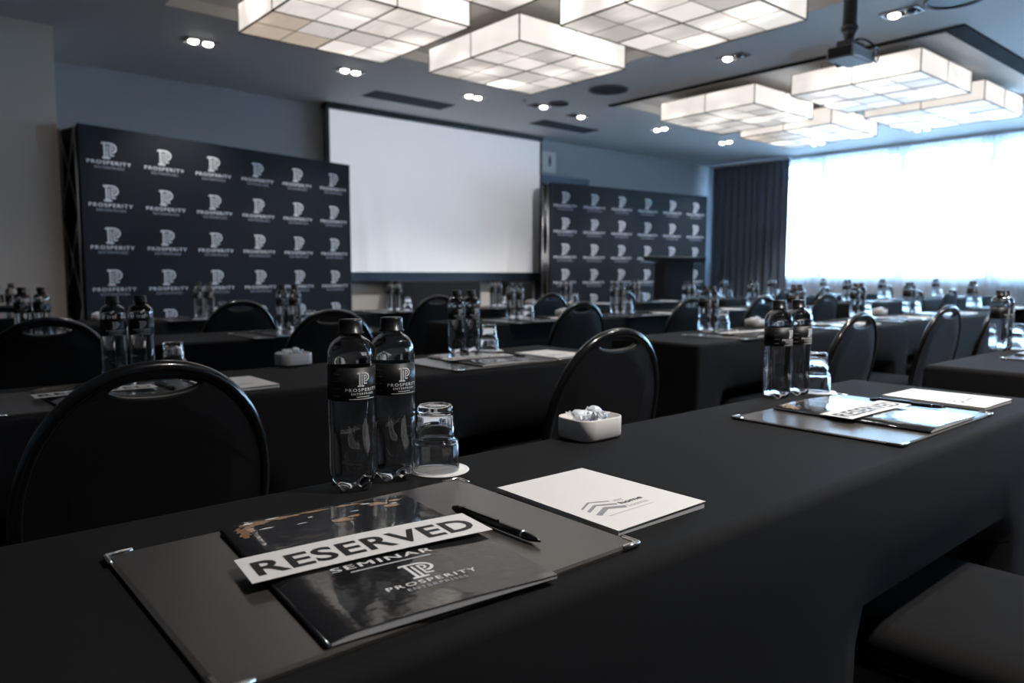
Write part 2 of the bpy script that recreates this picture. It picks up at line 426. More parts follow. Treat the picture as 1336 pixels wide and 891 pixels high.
for (x0, y0, x1, y1, lab) in ((4.2, 7.15, 5.25, 7.46, 'long dark air grille in the ceiling above the screen'), (6.6, 7.08, 7.62, 7.38, 'long dark air grille in the ceiling right of the screen')):
    p = empty('ceiling_vent', ((x0+x1)/2, (y0+y1)/2, CZ)); tag(p, lab, 'air vent')
    w = (x1-x0)/2; h = (y1-y0)/2
    mb = MB(); mb.box((-w, -h, -.006), (w, h, 0), M['grille']); mb.build('backing', p)
    mb = MB()
    for k in range(9): yy = -h+.03+(2*h-.06)*k/8; mb.box((-w+.02, yy-.006, -.016), (w-.02, yy+.004, -.006), M['grille'])
    mb.build('louvres', p)
for (x, y, lab) in ((3.55, 6.0, 'tiny sprinkler head in the ceiling near the left lamp'), (5.7, 6.45, 'tiny sprinkler head in the ceiling above the screen')):
    tag(MB().lathe([(.03, .0005), (.03, -.006), (.012, -.01), (.008, -.035), (.022, -.04), (0, -.042)], M['alu'], 14, cx=0, cy=0).build('ceiling_sprinkler'), lab, 'sprinkler').location = (x, y, CZ)

# added spots without fittings brighten the room, standing in for unseen downlights
for (x, y, e) in ((1.5, -.25, 270), (2.9, .2, 200), (4.6, .4, 200), (6.6, .6, 180), (8.6, .9, 150), (3.4, 1.9, 110), (1.5, 3.6, 60), (8.4, 2.3, 110), (-.2, 5.6, 45)):
    L = bpy.data.lights.new('downlight_or_fill_beam', 'SPOT'); L.energy = e; L.color = (1, .95, .90); L.spot_size = math.radians(110); L.spot_blend = .9; L.shadow_soft_size = .08
    lo = bpy.data.objects.new('downlight_or_fill_beam', L); C.objects.link(lo); lo.location = (x, y, CZ-.06)

# ------------------------------------------------------------------ projector
PZ = 2.265
pr = empty('projector', (4.465, 2.145, PZ)); tag(pr, 'white projector hanging upside down from a ceiling pole', 'projector')
mb = MB(); mb.box((-.135, -.080, 0), (.135, .080, .070), M['proj'], .012); mb.build('casing', pr)
mb = MB(); mb.box((-.138, -.070, .006), (-.134, .070, .064), M['spk'])
for k in range(11): mb.box((-.140, -.066+k*.012, .010), (-.137, -.060+k*.012, .060), M['slot'])
g = mb.build('air_grille', pr); g['label'] = 'dark slotted side grille'
mb = MB(); mb.lathe([(.0, .02), (.026, .02), (.030, 0), (.036, 0), (.036, .03)], M['plastic'], 20); lens = mb.build('lens', pr); lens.rotation_euler = (-PI/2, 0, 0); lens.location = (.06, .078, .035)
mb = MB(); mb.box((-.085, -.045, .082), (.075, .045, .110), M['plastic'], .004); mb.box((-.03, -.03, .068), (.03, .03, .084), M['plastic']); mb.build('mount_plate', pr)
mb = MB(); mb.tube([(-.02, 0, .10), (-.02, 0, .145), (-.02, 0, .175)], [.026, .030, .042], M['spk'], 16); mb.tube([(-.02, 0, .175), (-.02, 0, .20)], .048, M['spk'], 20); mb.tube([(-.02, 0, .20), (-.02, 0, CZ-PZ)], .040, M['spk'], 20)
mb.build('pole', pr)
mb = MB(); mb.tube([(-.02+.18*t/12, -.04-.05*t/12, .115+.015*math.sin(PI*t/12)-.035*(t/12)**2) for t in range(13)], .007, M['plastic'], 8)
mb.tube([(.14+.030*math.cos(2*PI*t/20), -.088, .048+.042*math.sin(2*PI*t/20)) for t in range(20)], .006, M['alu'], 8, closed=True); mb.build('cable', pr)

# ------------------------------------------------------------------ projection screen
sc = empty('projection_screen', (5.73, 8.04, 0)); tag(sc, 'large white projection screen with black housing on the front wall', 'projection screen')
W2 = 1.645; mb = MB(); nx, nz = 60, 24; vs = []; fs = []
for j in range(nz+1):
    for i in range(nx+1):
        x = -W2+2*W2*i/nx; z = 1.03+1.87*j/nz; f = max(0, 1-(z-1.03)/1.1)
        d = .035*f*(math.exp(-((x+1.16+.10*(z-1.03))/.05)**2)+.8*math.exp(-((x+.86+.12*(z-1.03))/.04)**2)+.7*math.exp(-((x+.72+.1*(z-1.03))/.035)**2)+.5*math.exp(-((x-1.0-.1*(z-1.03))/.05)**2))
        vs.append((x, -.03-d, z))
for j in range(nz):
    for i in range(nx): a = j*(nx+1)+i; fs.append((a, a+1, a+nx+2, a+nx+1))
mb.add(vs, fs, M['screen'], True); mb.build('screen_surface', sc)
MB().box((-W2-.05, -.07, 2.90), (W2+.04, .08, CZ-.001), M['housing'], .01).build('housing', sc)
mb = MB(); mb.box((-W2-.045, -.03, .97), (-W2, .0, 2.9), M['housing']); mb.box((W2, -.03, .97), (W2+.04, 0, 2.9), M['housing']); mb.box((-W2, -.022, 1.03), (W2, -.006, 2.9), M['housing']); mb.build('border', sc)
MB().box((-W2-.045, -.04, .91), (W2+.04, .02, 1.03), M['navy'], .006).build('bottom_bar', sc)
# black cloth-covered units under the screen
for (x0, x1, zt, lab) in ((4.80, 6.05, .92, 'black draped unit under the middle of the screen'), (6.62, 6.97, .90, 'black draped unit under the right end of the screen')):
    mb = MB(); mb.box((x0, 7.7, 0), (x1, 8.0, zt), M['blackcloth2'], .015); tag(mb.build('draped_unit'), lab, 'draped table')

# the projector's own white beam, a rectangle that just covers the screen
L = bpy.data.lights.new('projector_beam', 'SPOT'); L.energy = 560; L.color = (.95, .97, 1.); L.spot_size = math.radians(66); L.spot_blend = .0; L.shadow_soft_size = .01
L.use_nodes = True; nt = L.node_tree; em = nt.nodes['Emission']; tc = nt.nodes.new('ShaderNodeTexCoord'); sx_ = nt.nodes.new('ShaderNodeSeparateXYZ'); nt.links.new(tc.outputs['Normal'], sx_.inputs[0])
def mth(op, a, b):
    n = nt.nodes.new('ShaderNodeMath'); n.operation = op
    for k, v in enumerate((a, b)):
        if v is None: continue
        if isinstance(v, float): n.inputs[k].default_value = v
        else: nt.links.new(v, n.inputs[k])
    return n.outputs[0]
az = mth('ABSOLUTE', sx_.outputs[2], None); u = mth('DIVIDE', sx_.outputs[0], az); v = mth('DIVIDE', sx_.outputs[1], az)
D = 5.74; k = mth('MULTIPLY', mth('MULTIPLY', mth('GREATER_THAN', u, -.44/D), mth('LESS_THAN', u, 2.85/D)), mth('MULTIPLY', mth('GREATER_THAN', v, -1.27/D), mth('LESS_THAN', v, .60/D)))
nt.links.new(k, em.inputs['Strength'])
lo = bpy.data.objects.new('projector_beam', L); C.objects.link(lo); lo.location = (4.525, 2.27, 2.30); lo.rotation_euler = (PI/2, 0, 0)

# ------------------------------------------------------------------ logo banners
def banner(name, pL, pR, ztop, rows, dz, top_off, label, dp=.30):
    a = Vector((*pL, 0)); b = Vector((*pR, 0)); W = (b-a).length; ang = math.atan2(b.y-a.y, b.x-a.x)
    root = empty(name, ((a.x+b.x)/2, (a.y+b.y)/2, 0), ang); tag(root, label, 'banner wall')
    mb = MB(); mb.box((-W/2, -.012, .06), (W/2, .012, ztop), M['banner'], .005)
    cw = W/6
    for r in range(rows):
        for c in range(6):
            out = []; logo(out, -W/2+cw*(c+.5), ztop-top_off-dz*r, cw*.76, bold=.02)
            stamp(mb, out, lambda x, y: (x, -.0135, y), [M['banprint'], M['banprint2']])
    mb.build('printed_panel', root)
    fr = MB()
    for k in range(4):
        x0 = -W/2-.006+k*(W+.012)/3
        for y in (.03, dp): fr.tube([(x0, y, .02), (x0, y, ztop-.03)], .011, M['alu'], 8)
        for j in range(3):
            z0 = .05+j*.72; fr.tube([(x0, .03, z0), (x0, dp, z0+.70)], .008, M['alu'], 6); fr.tube([(x0, dp, z0), (x0, .03, z0+.70)], .008, M['alu'], 6)
            if k < 3:
                fr.tube([(x0, dp, z0), (x0+(W+.012)/3, dp, z0+.70)], .008, M['alu'], 6); fr.tube([(x0+(W+.012)/3, dp, z0), (x0, dp, z0+.70)], .008, M['alu'], 6)
    fr.build('folding_frame', root)
    for e in (-1, 1): MB().box((e*(W/2-.012)-.004, .012, .06), (e*(W/2-.012)+.004, dp, ztop-.02), M['blackcloth2']).build('side_panel', root)
    for k in range(4):
        x0 = -W/2+.1+k*(W-.2)/3
        MB().box((x0-.05, -.03, 0), (x0+.05, dp+.04, .06), M['plastic'], .01).build('foot', root)
    return root
banner('logo_banner', (1.30, 6.86), (4.06, 7.52), 2.205, 5, .347, .30, 'large dark banner wall with rows of white logos at left')
banner('logo_banner', (7.04, 7.44), (10.24, 7.16), 2.25, 5, .352, .32, 'distant dark banner wall with rows of white logos, right of screen', .15)
# lectern
le = empty('lectern', (8.62, 6.55, 0)); tag(le, 'black lectern standing in front of the far banner', 'lectern')
le.rotation_euler = (0, 0, -.5)
MB().box((-.22, -.18, .05), (.22, .18, 1.17), M['lecternm'], .01).build('body', le)
mb = MB(); mb.add([(-.34, -.26, 1.17), (.34, -.26, 1.17), (.34, .26, 1.20), (-.34, .26, 1.20), (-.36, -.28, 1.24), (.36, -.28, 1.24), (.36, .28, 1.27), (-.36, .28, 1.27)],
       [(0, 3, 2, 1), (4, 5, 6, 7), (0, 1, 5, 4), (1, 2, 6, 5), (2, 3, 7, 6), (3, 0, 4, 7)], M['lecternm']); mb.build('reading_top', le)
MB().box((-.28, -.24, 0), (.28, .24, .05), M['lecternm'], .01).build('base', le)

# ------------------------------------------------------------------ curtains
def pleats(x, ya, yb, z0, z1, n, amp, m, name, seed=1, top=0.):
    rnd = random.Random(seed); ph = [rnd.uniform(-.6, .6) for _ in range(n+2)]; am = [rnd.uniform(.55, 1.1) for _ in range(n+2)]
    K = n*10; vs = []; fs = []; nz = 8
    for j in range(nz+1):
        z = z0+(z1-z0)*j/nz
        for i in range(K+1):
            t = i/K*n; k = int(t) % (n+1); u = t-int(t)
            A = am[k]*(1-u)+am[k+1]*u; P = ph[k]*(1-u)+ph[k+1]*u
            w = .75+.25*(1-j/nz)
            vs.append((x+amp*A*w*math.sin(2*PI*t+P), ya+(yb-ya)*i/K+amp*.35*math.sin(4*PI*t+P), z))
    for j in range(nz):
        for i in range(K): a = j*(K+1)+i; fs.append((a, a+1, a+K+2, a+K+1))
    return MB().add(vs, fs, m, True).build(name)
c = empty('dark_curtain', (11.62, 7.2, 0)); tag(c, 'dark full-length curtain drawn at the corner beside the window', 'curtain')
q = pleats(0, -.68, .80, .02, 2.90, 11, .055, M['curtain'], 'drape', 4); q.parent = c
MB().box((-.05, -.70, 2.90), (.05, .82, 2.94), M['winframe']).build('track', c)
s_ = empty('sheer_curtain', (11.78, 1.5, 0)); tag(s_, 'long white sheer curtain glowing across the window wall', 'curtain')
q = pleats(0, -5.2, 6.5, .02, 2.91, 74, .030, M['sheer'], 'drape', 9); q.parent = s_
MB().box((-.03, -5.2, 2.91), (.03, 6.5, 2.95), M['winframe']).build('track', s_)

chairs = {2: [(.345, 1.33), (1.52, 1.33), (2.90, 1.30), (3.88, 1.33), (4.74, 1.36)],
          3: [(.43, 2.86), (1.43, 2.80), (2.86, 2.76), (3.86, 2.78), (4.72, 2.80), (5.72, 2.84), (7.55, 2.88), (8.50, 2.90)],
          4: [(.44, 4.02), (1.52, 4.05), (2.90, 4.16), (3.95, 4.14), (4.85, 4.18), (5.85, 4.2), (7.6, 4.24), (8.38, 4.20), (10.2, 4.26)]}
SEATS = [p for L in chairs.values() for p in L]+[(1.335, .04)]
SEATS[0] = (.352, 1.33)
# ------------------------------------------------------------------ draped tables
def table(x0, x1, y0, y1, label, seed=0, sk=0.):
    rnd = random.Random(seed); w = x1-x0; h = y1-y0; n = 5
    per = []; r = .018
    def ring(off, rr):
        out = []
        for (sx, sy, a0) in ((1, 1, 0), (-1, 1, PI/2), (-1, -1, PI), (1, -1, 3*PI/2)):
            cx, cy = sx*(w/2-r), sy*(h/2-r)
            for i in range(n+1):
                a = a0+PI/2*i/n; out.append((cx+(rr+off)*math.cos(a), cy+(rr+off)*math.sin(a)))
        # subdivide the straights
        res = []
        for i, p in enumerate(out):
            q = out[(i+1) % len(out)]; d = math.hypot(q[0]-p[0], q[1]-p[1]); k = max(1, int(d/.05)) if d > .1 else 1
            for t in range(k): res.append((p[0]+(q[0]-p[0])*t/k, p[1]+(q[1]-p[1])*t/k))
        return res
    base = ring(0, r); N = len(base); vs = []; fs = []
    levels = [(TZ, -.016), (TZ-.0015, -.009), (TZ-.006, -.003), (TZ-.014, 0), (TZ-.10, .002), (TZ-.185, .002), (TZ-.21, .002), (TZ-.23, .002), (TZ-.25, .003), (TZ-.33, .003), (TZ-.5, .004), (TZ-.72, .005)]
    phs = [rnd.uniform(0, 6.28) for _ in range(3)]
    for li, (z, off) in enumerate(levels):
        for i, (x, y) in enumerate(base):
            L = math.hypot(x, y); s = i/N*w*4
            fold = .0 if li < 4 else .0028*min(1, (li-3)/5)*(math.sin(s*5+phs[0])+.6*math.sin(s*11+phs[1])+.4*math.sin(s*23+phs[2]))
            nx = max(-1, min(1, (abs(x)-(w/2-r))/r))*(1 if x > 0 else -1) if abs(x) > w/2-r else 0
            ny = max(-1, min(1, (abs(y)-(h/2-r))/r))*(1 if y > 0 else -1) if abs(y) > h/2-r else 0
            corner = .004 if (nx and ny and li > 3) else 0
            px, py = x+nx*(off+fold+corner), y+ny*(off+fold+corner)
            if ny < 0 and z < TZ-.03:      # a pushed-in seat presses the cloth under the table
                for (cx_, cy_) in SEATS:
                    d_ = cy_+.53-y0
                    if 0 < d_ < .42 and y0 > cy_ > y0-.6:
                        kx = max(0, 1-max(0, abs((x0+x1)/2+x-cx_)-.23)/.10); kz = min(1, max(0, (TZ-.19-z)/.055))
                        py = max(py, -h/2+d_*kx*kx*(3-2*kx)*kz)
            vs.append((px, py, z))
    for li in range(len(levels)-1):
        for i in range(N): j = (i+1) % N; fs.append((li*N+i, (li+1)*N+i, (li+1)*N+j, li*N+j))
    mb = MB(); mb.add(vs, fs, M['cloth'], True); mb.add(vs[:N], [tuple(range(N))], M['cloth'])
    o = mb.build('draped_table'); o.location = ((x0+x1)/2, (y0+y1)/2, 0); o.rotation_euler = (0, 0, sk)
    return tag(o, label, 'table', 'black draped conference tables')
ROWY = {1: .44, 2: 1.66, 3: 3.08, 4: 4.46}
rn = {1: 'front row', 2: 'second row', 3: 'third row', 4: 'back row'}
BL = [(-2.0, -.03), (-.01, 1.95), (2.42, 4.38), (4.40, 6.36), (6.92, 8.88), (8.90, 10.9)]
bn = ['far left', 'left', 'just right of the aisle', 'centre right', 'right', 'by the window']
for r in (1, 2, 3, 4):
    for k, (a, b) in enumerate(BL):
        if r == 1 and k not in (1, 2): continue
        if r == 2 and k in (5,): continue
        if k == 0: continue
        dy = 0.
        if k >= 2 and r > 1: dy = .05+.03*(k-2)
        table(a, b, ROWY[r]+dy, ROWY[r]+.46+dy, 'black draped table in the %s, %s block' % (rn[r], bn[k]) if k != 1 or r != 1 else 'long black draped table in the foreground with the reserved booklet', seed=r*10+k)

# ------------------------------------------------------------------ chairs
def make_chair():
    root = empty('conference_chair')   # origin on the floor below the top of the backrest; seat lies towards +y
    a, b, zc = .203, .252, .605; lean = math.tan(math.radians(13))
    Y = lambda z: .095 - (z-.45)*lean     # back plane: top at y ~ 0
    # frame arch, superellipse
    pts = []
    for i in range(41):
        t = -.38 + (PI+.76)*i/40; c, s = math.cos(t), math.sin(t)
        x = a*math.copysign(abs(c)**.92, c); z = zc+b*math.copysign(abs(s)**.95, s)
        pts.append((x, Y(z), z))
    lower = [(.165, Y(.44), .44)]
    full = [(.15, Y(.46)+.005, .46)] + pts + [(-.15, Y(.46)+.005, .46)]
    MB().tube(full, .0125, M['blackmetal'], 12).build('back_frame', root)
    # padded back with a hand hole
    bm = bmesh.new(); N = 56
    outer = [( (a-.006)*math.copysign(abs(math.cos(t))**.92, math.cos(t)), zc+(b-.006)*math.copysign(abs(math.sin(t))**.95, math.sin(t))) for t in [2*PI*i/N for i in range(N)]]
    outer = [(x, max(z, .42)) for x, z in outer]
    zt = .846; hole = [(.077*math.cos(t)*(1 if True else 1), zt-.0175+(.0165 if math.sin(t) > 0 else .026)*math.sin(t)-.010*(abs(math.cos(t))**2)*.4) for t in [2*PI*i/28 for i in range(28)]]
    def loop(P): 
        V = [bm.verts.new((x, 0, z)) for x, z in P]
        return V, [bm.edges.new((V[i], V[(i+1) % len(V)])) for i in range(len(V))]
    V1, E1 = loop(outer); V2, E2 = loop(hole)
    # inner ring for the soft edge
    ins = [(x*.90, zc+(z-zc)*.93) for x, z in outer]
    bmesh.ops.triangle_fill(bm, use_beauty=True, use_dissolve=False, edges=E1+E2)
    bmesh.ops.subdivide_edges(bm, edges=[e for e in bm.edges if e.calc_length() > .06], cuts=2, use_grid_fill=False)
    bmesh.ops.triangulate(bm, faces=bm.faces[:])
    flat = [(v.co.x, v.co.z) for v in bm.verts]; tris = [[v.index for v in f.verts] for f in bm.faces]
    bm.verts.index_update(); bm.edges.index_update(); tris = [[v.index for v in f.verts] for f in bm.faces]; flat = [(v.co.x, v.co.z) for v in bm.verts]
    bound = [(e.verts[0].index, e.verts[1].index) for e in bm.edges if len(e.link_faces) == 1]; bm.free()
    def th(x, z):
        d = 1-math.hypot(x/a, (z-zc)/b); return .010+.012*min(1, max(0, d)*4)
    n = len(flat)
    vs = [(x, Y(z)+th(x, z), z) for x, z in flat]+[(x, Y(z)-th(x, z)*.7, z) for x, z in flat]
    fs = [tuple(t) for t in tris]+[tuple(i+n for i in t[::-1]) for t in tris]+[(i, j, j+n, i+n) for i, j in bound]
    MB().add(vs, fs, M['vinyl']).build('backrest', root)
    MB().tube([(x*1.02, Y(z), z) for x, z in hole], .0085, M['vinyl'], 8, closed=True).build('hand_hole_trim', root)
    # seat
    mb = MB(); lay = [(.43, -.01, .9), (.435, 0, 1), (.465, .004, 1), (.480, -.008, 1), (.488, -.03, 1), (.491, -.08, 1)]
    vs = []; fs = []; base = None
    for z, o_, _ in lay:
        P = rrect(0, .31, .42+2*o_, .42+2*o_, max(.02, .07+o_)); N2 = len(P); vs += [(x, y, z) for x, y in P]
    for k in range(len(lay)-1): fs += [(k*N2+i, k*N2+(i+1) % N2, (k+1)*N2+(i+1) % N2, (k+1)*N2+i) for i in range(N2)]
    fs.append(tuple((len(lay)-1)*N2+i for i in range(N2))); fs.append(tuple(range(N2))[::-1])
    mb.add(vs, fs, M['seatfab'], True); mb.build('seat', root)
    mb = MB(); mb.tube([(-.19, .12, .42), (-.19, .50, .42), (.19, .50, .42), (.19, .12, .42)], .011, M['blackmetal'], closed=True); mb.build('seat_frame', root)
    for sx in (-1, 1):
        MB().tube([(sx*.185, .49, .425), (sx*.19, .50, .30), (sx*.195, .51, .0)], .011, M['blackmetal']).build('leg', root)
        MB().tube([(sx*.15, Y(.46)+.005, .46), (sx*.17, .08, .40), (sx*.19, .03, .15), (sx*.195, .0, .0)], .011, M['blackmetal']).build('leg', root)
    return root
chair0 = make_chair(); CH = []
ordn = ['', 'first', 'second', 'third', 'fourth', 'fifth', 'sixth', 'seventh', 'eighth', 'ninth', 'tenth', 'eleventh', 'twelfth']
for r, L in chairs.items():
    for i, (x, y) in enumerate(L):
        CH.append((x, y, random.uniform(-.05, .05), 'black round-backed chair facing the %s table, %s chair from the left' % ({2: 'second row', 3: 'third row', 4: 'back row'}[r], ordn[i+1])))
CH[0] = (.352, 1.33, .02, 'large black round-backed chair behind the foreground table, nearest the camera')
CH.append((1.335, .04, .04, 'dark chair seat in the bottom right corner, pushed under the foreground table'))
for i, (x, y, rz, lab) in enumerate(CH):
    o = chair0 if i == 0 else clone(chair0)
    o.location = (x, y, 0); o.rotation_euler = (0, 0, rz); tag(o, lab, 'chair', 'black conference chairs')

# ------------------------------------------------------------------ table-top things
def make_bottle():
    root = empty('water_bottle'); R = .0297
    prof = [(0, .0035), (.008, .0035), (.015, .002), (.021, .0), (.0262, .002), (.0292, .009), (R, .018), (R, .06), (R*.985, .072), (R, .084), (R, .115), (R, .165),
            (.0297, .170), (.0292, .176), (.0280, .1815), (.0256, .1865), (.0220, .1905), (.0175, .1935), (.0140, .1955), (.0128, .198), (.0125, .2035), (0, .2035)]
    def foot(r, z, t):
        k = max(0, 1-z/.020) if r > .002 else 0
        lobe = (.5-.5*math.cos(5*t)); rr = r*(1-.10*lobe*k*(r/R)); zz = z+.0075*lobe*k*min(1, r/.016)
        return rr, zz
    MB().lathe(prof, M['water'], 60, mod=foot).build('body', root)
    cap = MB()
    def knurl(r, z, t): return (r*(1+.012*math.cos(30*t)) if r > .013 else r), z
    cap.lathe([(.0135, .199), (.0168, .199), (.0168, .2005), (.0148, .2012), (.0146, .2150), (.0138, .2168), (.0, .2172)], M['plastic'], 60, mod=knurl); c = cap.build('cap', root); c['label'] = 'black screw cap'
    lb = MB(); lb.lathe([(R+.0001, .1165), (R+.0006, .1165), (R+.0006, .158), (R+.0001, .158)], M['label'], 60)
    out = []; emblem(out, 0, .1345, .0175)
    put_text(out, 'PROSPERITY', 0, .1285, w=.046, h=.0040, bold=.015, sp=1.25)
    put_text(out, 'ENTERPRISES', 0, .1242, w=.031, h=.0026, bold=.01, sp=1.25)
    for (z, w, h) in ((.1212, .018, .0012), (.1186, .036, .0011)):
        out.append(([(-w/2, z), (w/2, z), (w/2, z+h*.6), (-w/2, z+h*.6)], [(0, 1, 2, 3)], 0))
    def cyl(x, z):
        t = -PI/2+x/(R+.0008); return ((R+.0009)*math.cos(t), (R+.0009)*math.sin(t), z)
    # split wide faces so they follow the curve
    for k, (vs, fs, key) in enumerate(out[-2:]):
        w = vs[1][0]; z0, z1 = vs[0][1], vs[2][1]; nv = [( -w+2*w*i/10, z) for z in (z0, z1) for i in range(11)]
        out[len(out)-2+k] = (nv, [(i, i+1, 12+i, 11+i) for i in range(10)], 0)
    # small block of text on the side
    for j in range(4): z = .150-.009*j; out.append(([(-.040+.001*i, z+q) for q in (0, .0007) for i in range(11)], [(i, i+1, 12+i, 11+i) for i in range(10)], 1))
    stamp(lb, out, cyl, [M['labelprint'], M['greyink']]); l = lb.build('label_sleeve', root); l['label'] = 'black printed label sleeve'
    return root
def make_glass():
    prof = [(.0290, .0), (.0305, .0004), (.0307, .002), (.0300, .036), (.0296, .0395), (.0280, .0425), (.0258, .0435), (.0250, .046), (.0216, .0845), (.0208, .0890), (.0195, .0912), (.0165, .0912), (.0155, .0900), (0, .0898)]
    inner = [(.0, .0800), (.0165, .0798), (.0190, .0770), (.0228, .0470), (.0240, .0415), (.0268, .0395), (.0280, .036), (.0287, .0)]
    prof = [(r*1.09 if z < .05 else r*1.16, z) for r, z in prof]; inner = [(r*1.09 if z < .05 else r*1.16, z) for r, z in inner]
    fl = lambda r, z, t: (r*(1+.006*math.cos(12*t)), z)
    mb = MB(); mb.lathe(prof+[], M['glass'], 48, mod=fl); 
    mb.lathe(inner, M['glass'], 48, mod=fl); mb.lathe([(.0287*1.09, 0), (.0290*1.09, 0)], M['glass'], 48, mod=fl)
    return mb.build('tumbler')
def make_coaster():
    mb = MB(); mb.lathe([(0, 0), (.0415, 0), (.0420, .0006), (.0415, .0012), (0, .0012)], M['paper'], 48)
    o = []
    for i in range(15):   # fine illegible line of lettering across the paper
        x = -.022+i*.003; o.append(([(x, -.001), (x+.0018, -.001), (x+.0018, .0012), (x, .0012)], [(0, 1, 2, 3)], 0))
    stamp(mb, o, lambda x, y: (x, y, .00135), [M['greyink']])
    mb.lathe([(.0375, .0013), (.0379, .0013)], M['paleink'], 48)
    return mb.build('paper_coaster')
def make_blotter():
    root = empty('desk_blotter')
    mb = MB(); P = rrect(0, 0, .42, .31, .006, 3); Q = rrect(0, 0, .412, .302, .004, 3)
    n = len(P); vs = [(x, y, 0) for x, y in P]+[(x, y, .003) for x, y in P]+[(x, y, .0045) for x, y in Q]
    fs = [tuple(range(n))[::-1], tuple(range(2*n, 3*n))]+[(k*n+i, k*n+(i+1) % n, (k+1)*n+(i+1) % n, (k+1)*n+i) for k in (0, 1) for i in range(n)]
    mb.add(vs, fs, M['leather'])
    out = []; put_text(out, 'P', .155, -.128, h=.006); 
    mb.build('pad', root)
    for sx in (-1, 1):
        for sy in (-1, 1):
            c = MB(); X, Y = sx*.2115, sy*.1565
            c.tube([(X-sx*.026, Y-sy*.0015, .004), (X-sx*.003, Y-sy*.0015, .004), (X-sx*.0015, Y-sy*.003, .004), (X-sx*.0015, Y-sy*.026, .004)], .0022, M['chrome'], 8)
            c.add([(X-sx*.026, Y-sy*.002, .0052), (X-sx*.002, Y-sy*.002, .0052), (X-sx*.002, Y-sy*.026, .0052), (X-sx*.006, Y-sy*.022, .0052), (X-sx*.006, Y-sy*.006, .0052), (X-sx*.022, Y-sy*.006, .0052)],
                  [(0, 1, 4, 5), (1, 2, 3, 4)], M['chrome'])
            c.build('metal_corner', root)
    return root
def curved(w, h, z, lift, nx=16, ny=6):
    pass
def make_booklet():
    root = empty('seminar_booklet'); w, h, t = .212, .292, .0065
    # cover bows up from the spine at the left
    def top(x): u = (x+w/2)/w; return t*(.25+.75*min(1, u/.10)**.5) + .0015*math.sin(PI*min(1, u*1.1)) - .0030*max(0, u-.15)
    K = 24; mb = MB(); xs = [-w/2+w*(i/K)**1.4 for i in range(K+1)]
    vs = []; 
    for x in xs: vs += [(x, -h/2, top(x)), (x, h/2, top(x))]
    mb.add(vs, [(2*i, 2*i+2, 2*i+3, 2*i+1) for i in range(K)], M['cover'], True)
    vs = []
    for x in xs: vs += [(x, -h/2, top(x)-.0005), (x, h/2, top(x)-.0005)]
    mb.add([(-w/2, -h/2, 0), (w/2, -h/2, 0), (w/2, h/2, 0), (-w/2, h/2, 0)], [(0, 3, 2, 1)], M['cover'])
    mb.tube([(-w/2, -h/2, t*.25), (-w/2, h/2, t*.25)], t*.28, M['cover'], 10)
    for sx in (1,): mb.box((w/2-.0004, -h/2, top(w/2)-.0006), (w/2, h/2, top(w/2)), M['cover'])
    # artwork: irregular gold and pale patches on the upper half
    rnd = random.Random(5); o = []
    def patch(cx, cy, rx, ry, key, n=14):
        P = []
        for i in range(n):
            a = 2*PI*i/n; r_ = rnd.uniform(.55, 1.15); P.append((cx+rx*r_*math.cos(a), cy+ry*r_*math.sin(a)))
        o.append((P+[(cx, cy)], [(i, (i+1) % n, n) for i in range(n)], key))
    for (cx, cy, rx, ry) in ((-.078, .132, .020, .008), (-.045, .136, .020, .006), (-.088, .120, .010, .010), (-.01, .138, .025, .0035), (.03, .139, .02, .003), (-.092, .108, .006, .010), (.005, .093, .014, .007), (.022, .100, .009, .004), (.06, .128, .014, .006), (.085, .132, .01, .004), (.075, .115, .012, .005)):
        patch(cx, cy, rx, ry, 0)
    for (cx, cy, rx, ry) in ((-.082, .137, .006, .0025), (-.055, .139, .008, .0018), (-.07, .112, .008, .0015), (-.02, .120, .004, .002), (.05, .134, .008, .0018), (.03, .116, .006, .001), (-.035, .106, .007, .001), (.08, .122, .005, .0012)):
        patch(cx, cy, rx, ry, 1)
    for sh in (-.0005, 0, .0005): put_text(o, 'SEMINAR', -.008+sh, -.0375, w=.100, h=.0105, bold=0., sp=1.2, key=1)
    o.append(([(-.045+.004*i, q) for q in (-.046, -.0435) for i in range(21)], [(i, i+1, 22+i, 21+i) for i in range(20)], 2))
    lg = []; logo(lg, .008, -.100, .088); lg = [(v, f, k+1) for v, f, k in lg]; o += lg
    stamp(mb, o, lambda x, y: (x, y, top(x)+.00025), [M['coverart'], M['coverprint'], M['greyprint']])
    mb.build('cover', root)
    pg = MB(); vs = []
    xs2 = [x for x in xs if x > -w/2+.002]
    top2 = [(x, top(x)-.0007) for x in xs2]; Kp = len(top2); e = .0006
    vs = [(x, -h/2+e, z) for x, z in top2]+[(x, h/2-e, z) for x, z in top2]+[(x, -h/2+e, .0004) for x, z in top2]+[(x, h/2-e, .0004) for x, z in top2]
    fs = [(i, i+1, 2*Kp+i+1, 2*Kp+i)[::-1] for i in range(Kp-1)]+[(Kp+i, Kp+i+1, 3*Kp+i+1, 3*Kp+i) for i in range(Kp-1)]+[(Kp-1, 2*Kp-1, 4*Kp-1, 3*Kp-1)]
    pg.add(vs, fs, M['pages'])
    pp = pg.build('pages', root); pp['label'] = 'pale edges of the pages'
    return root
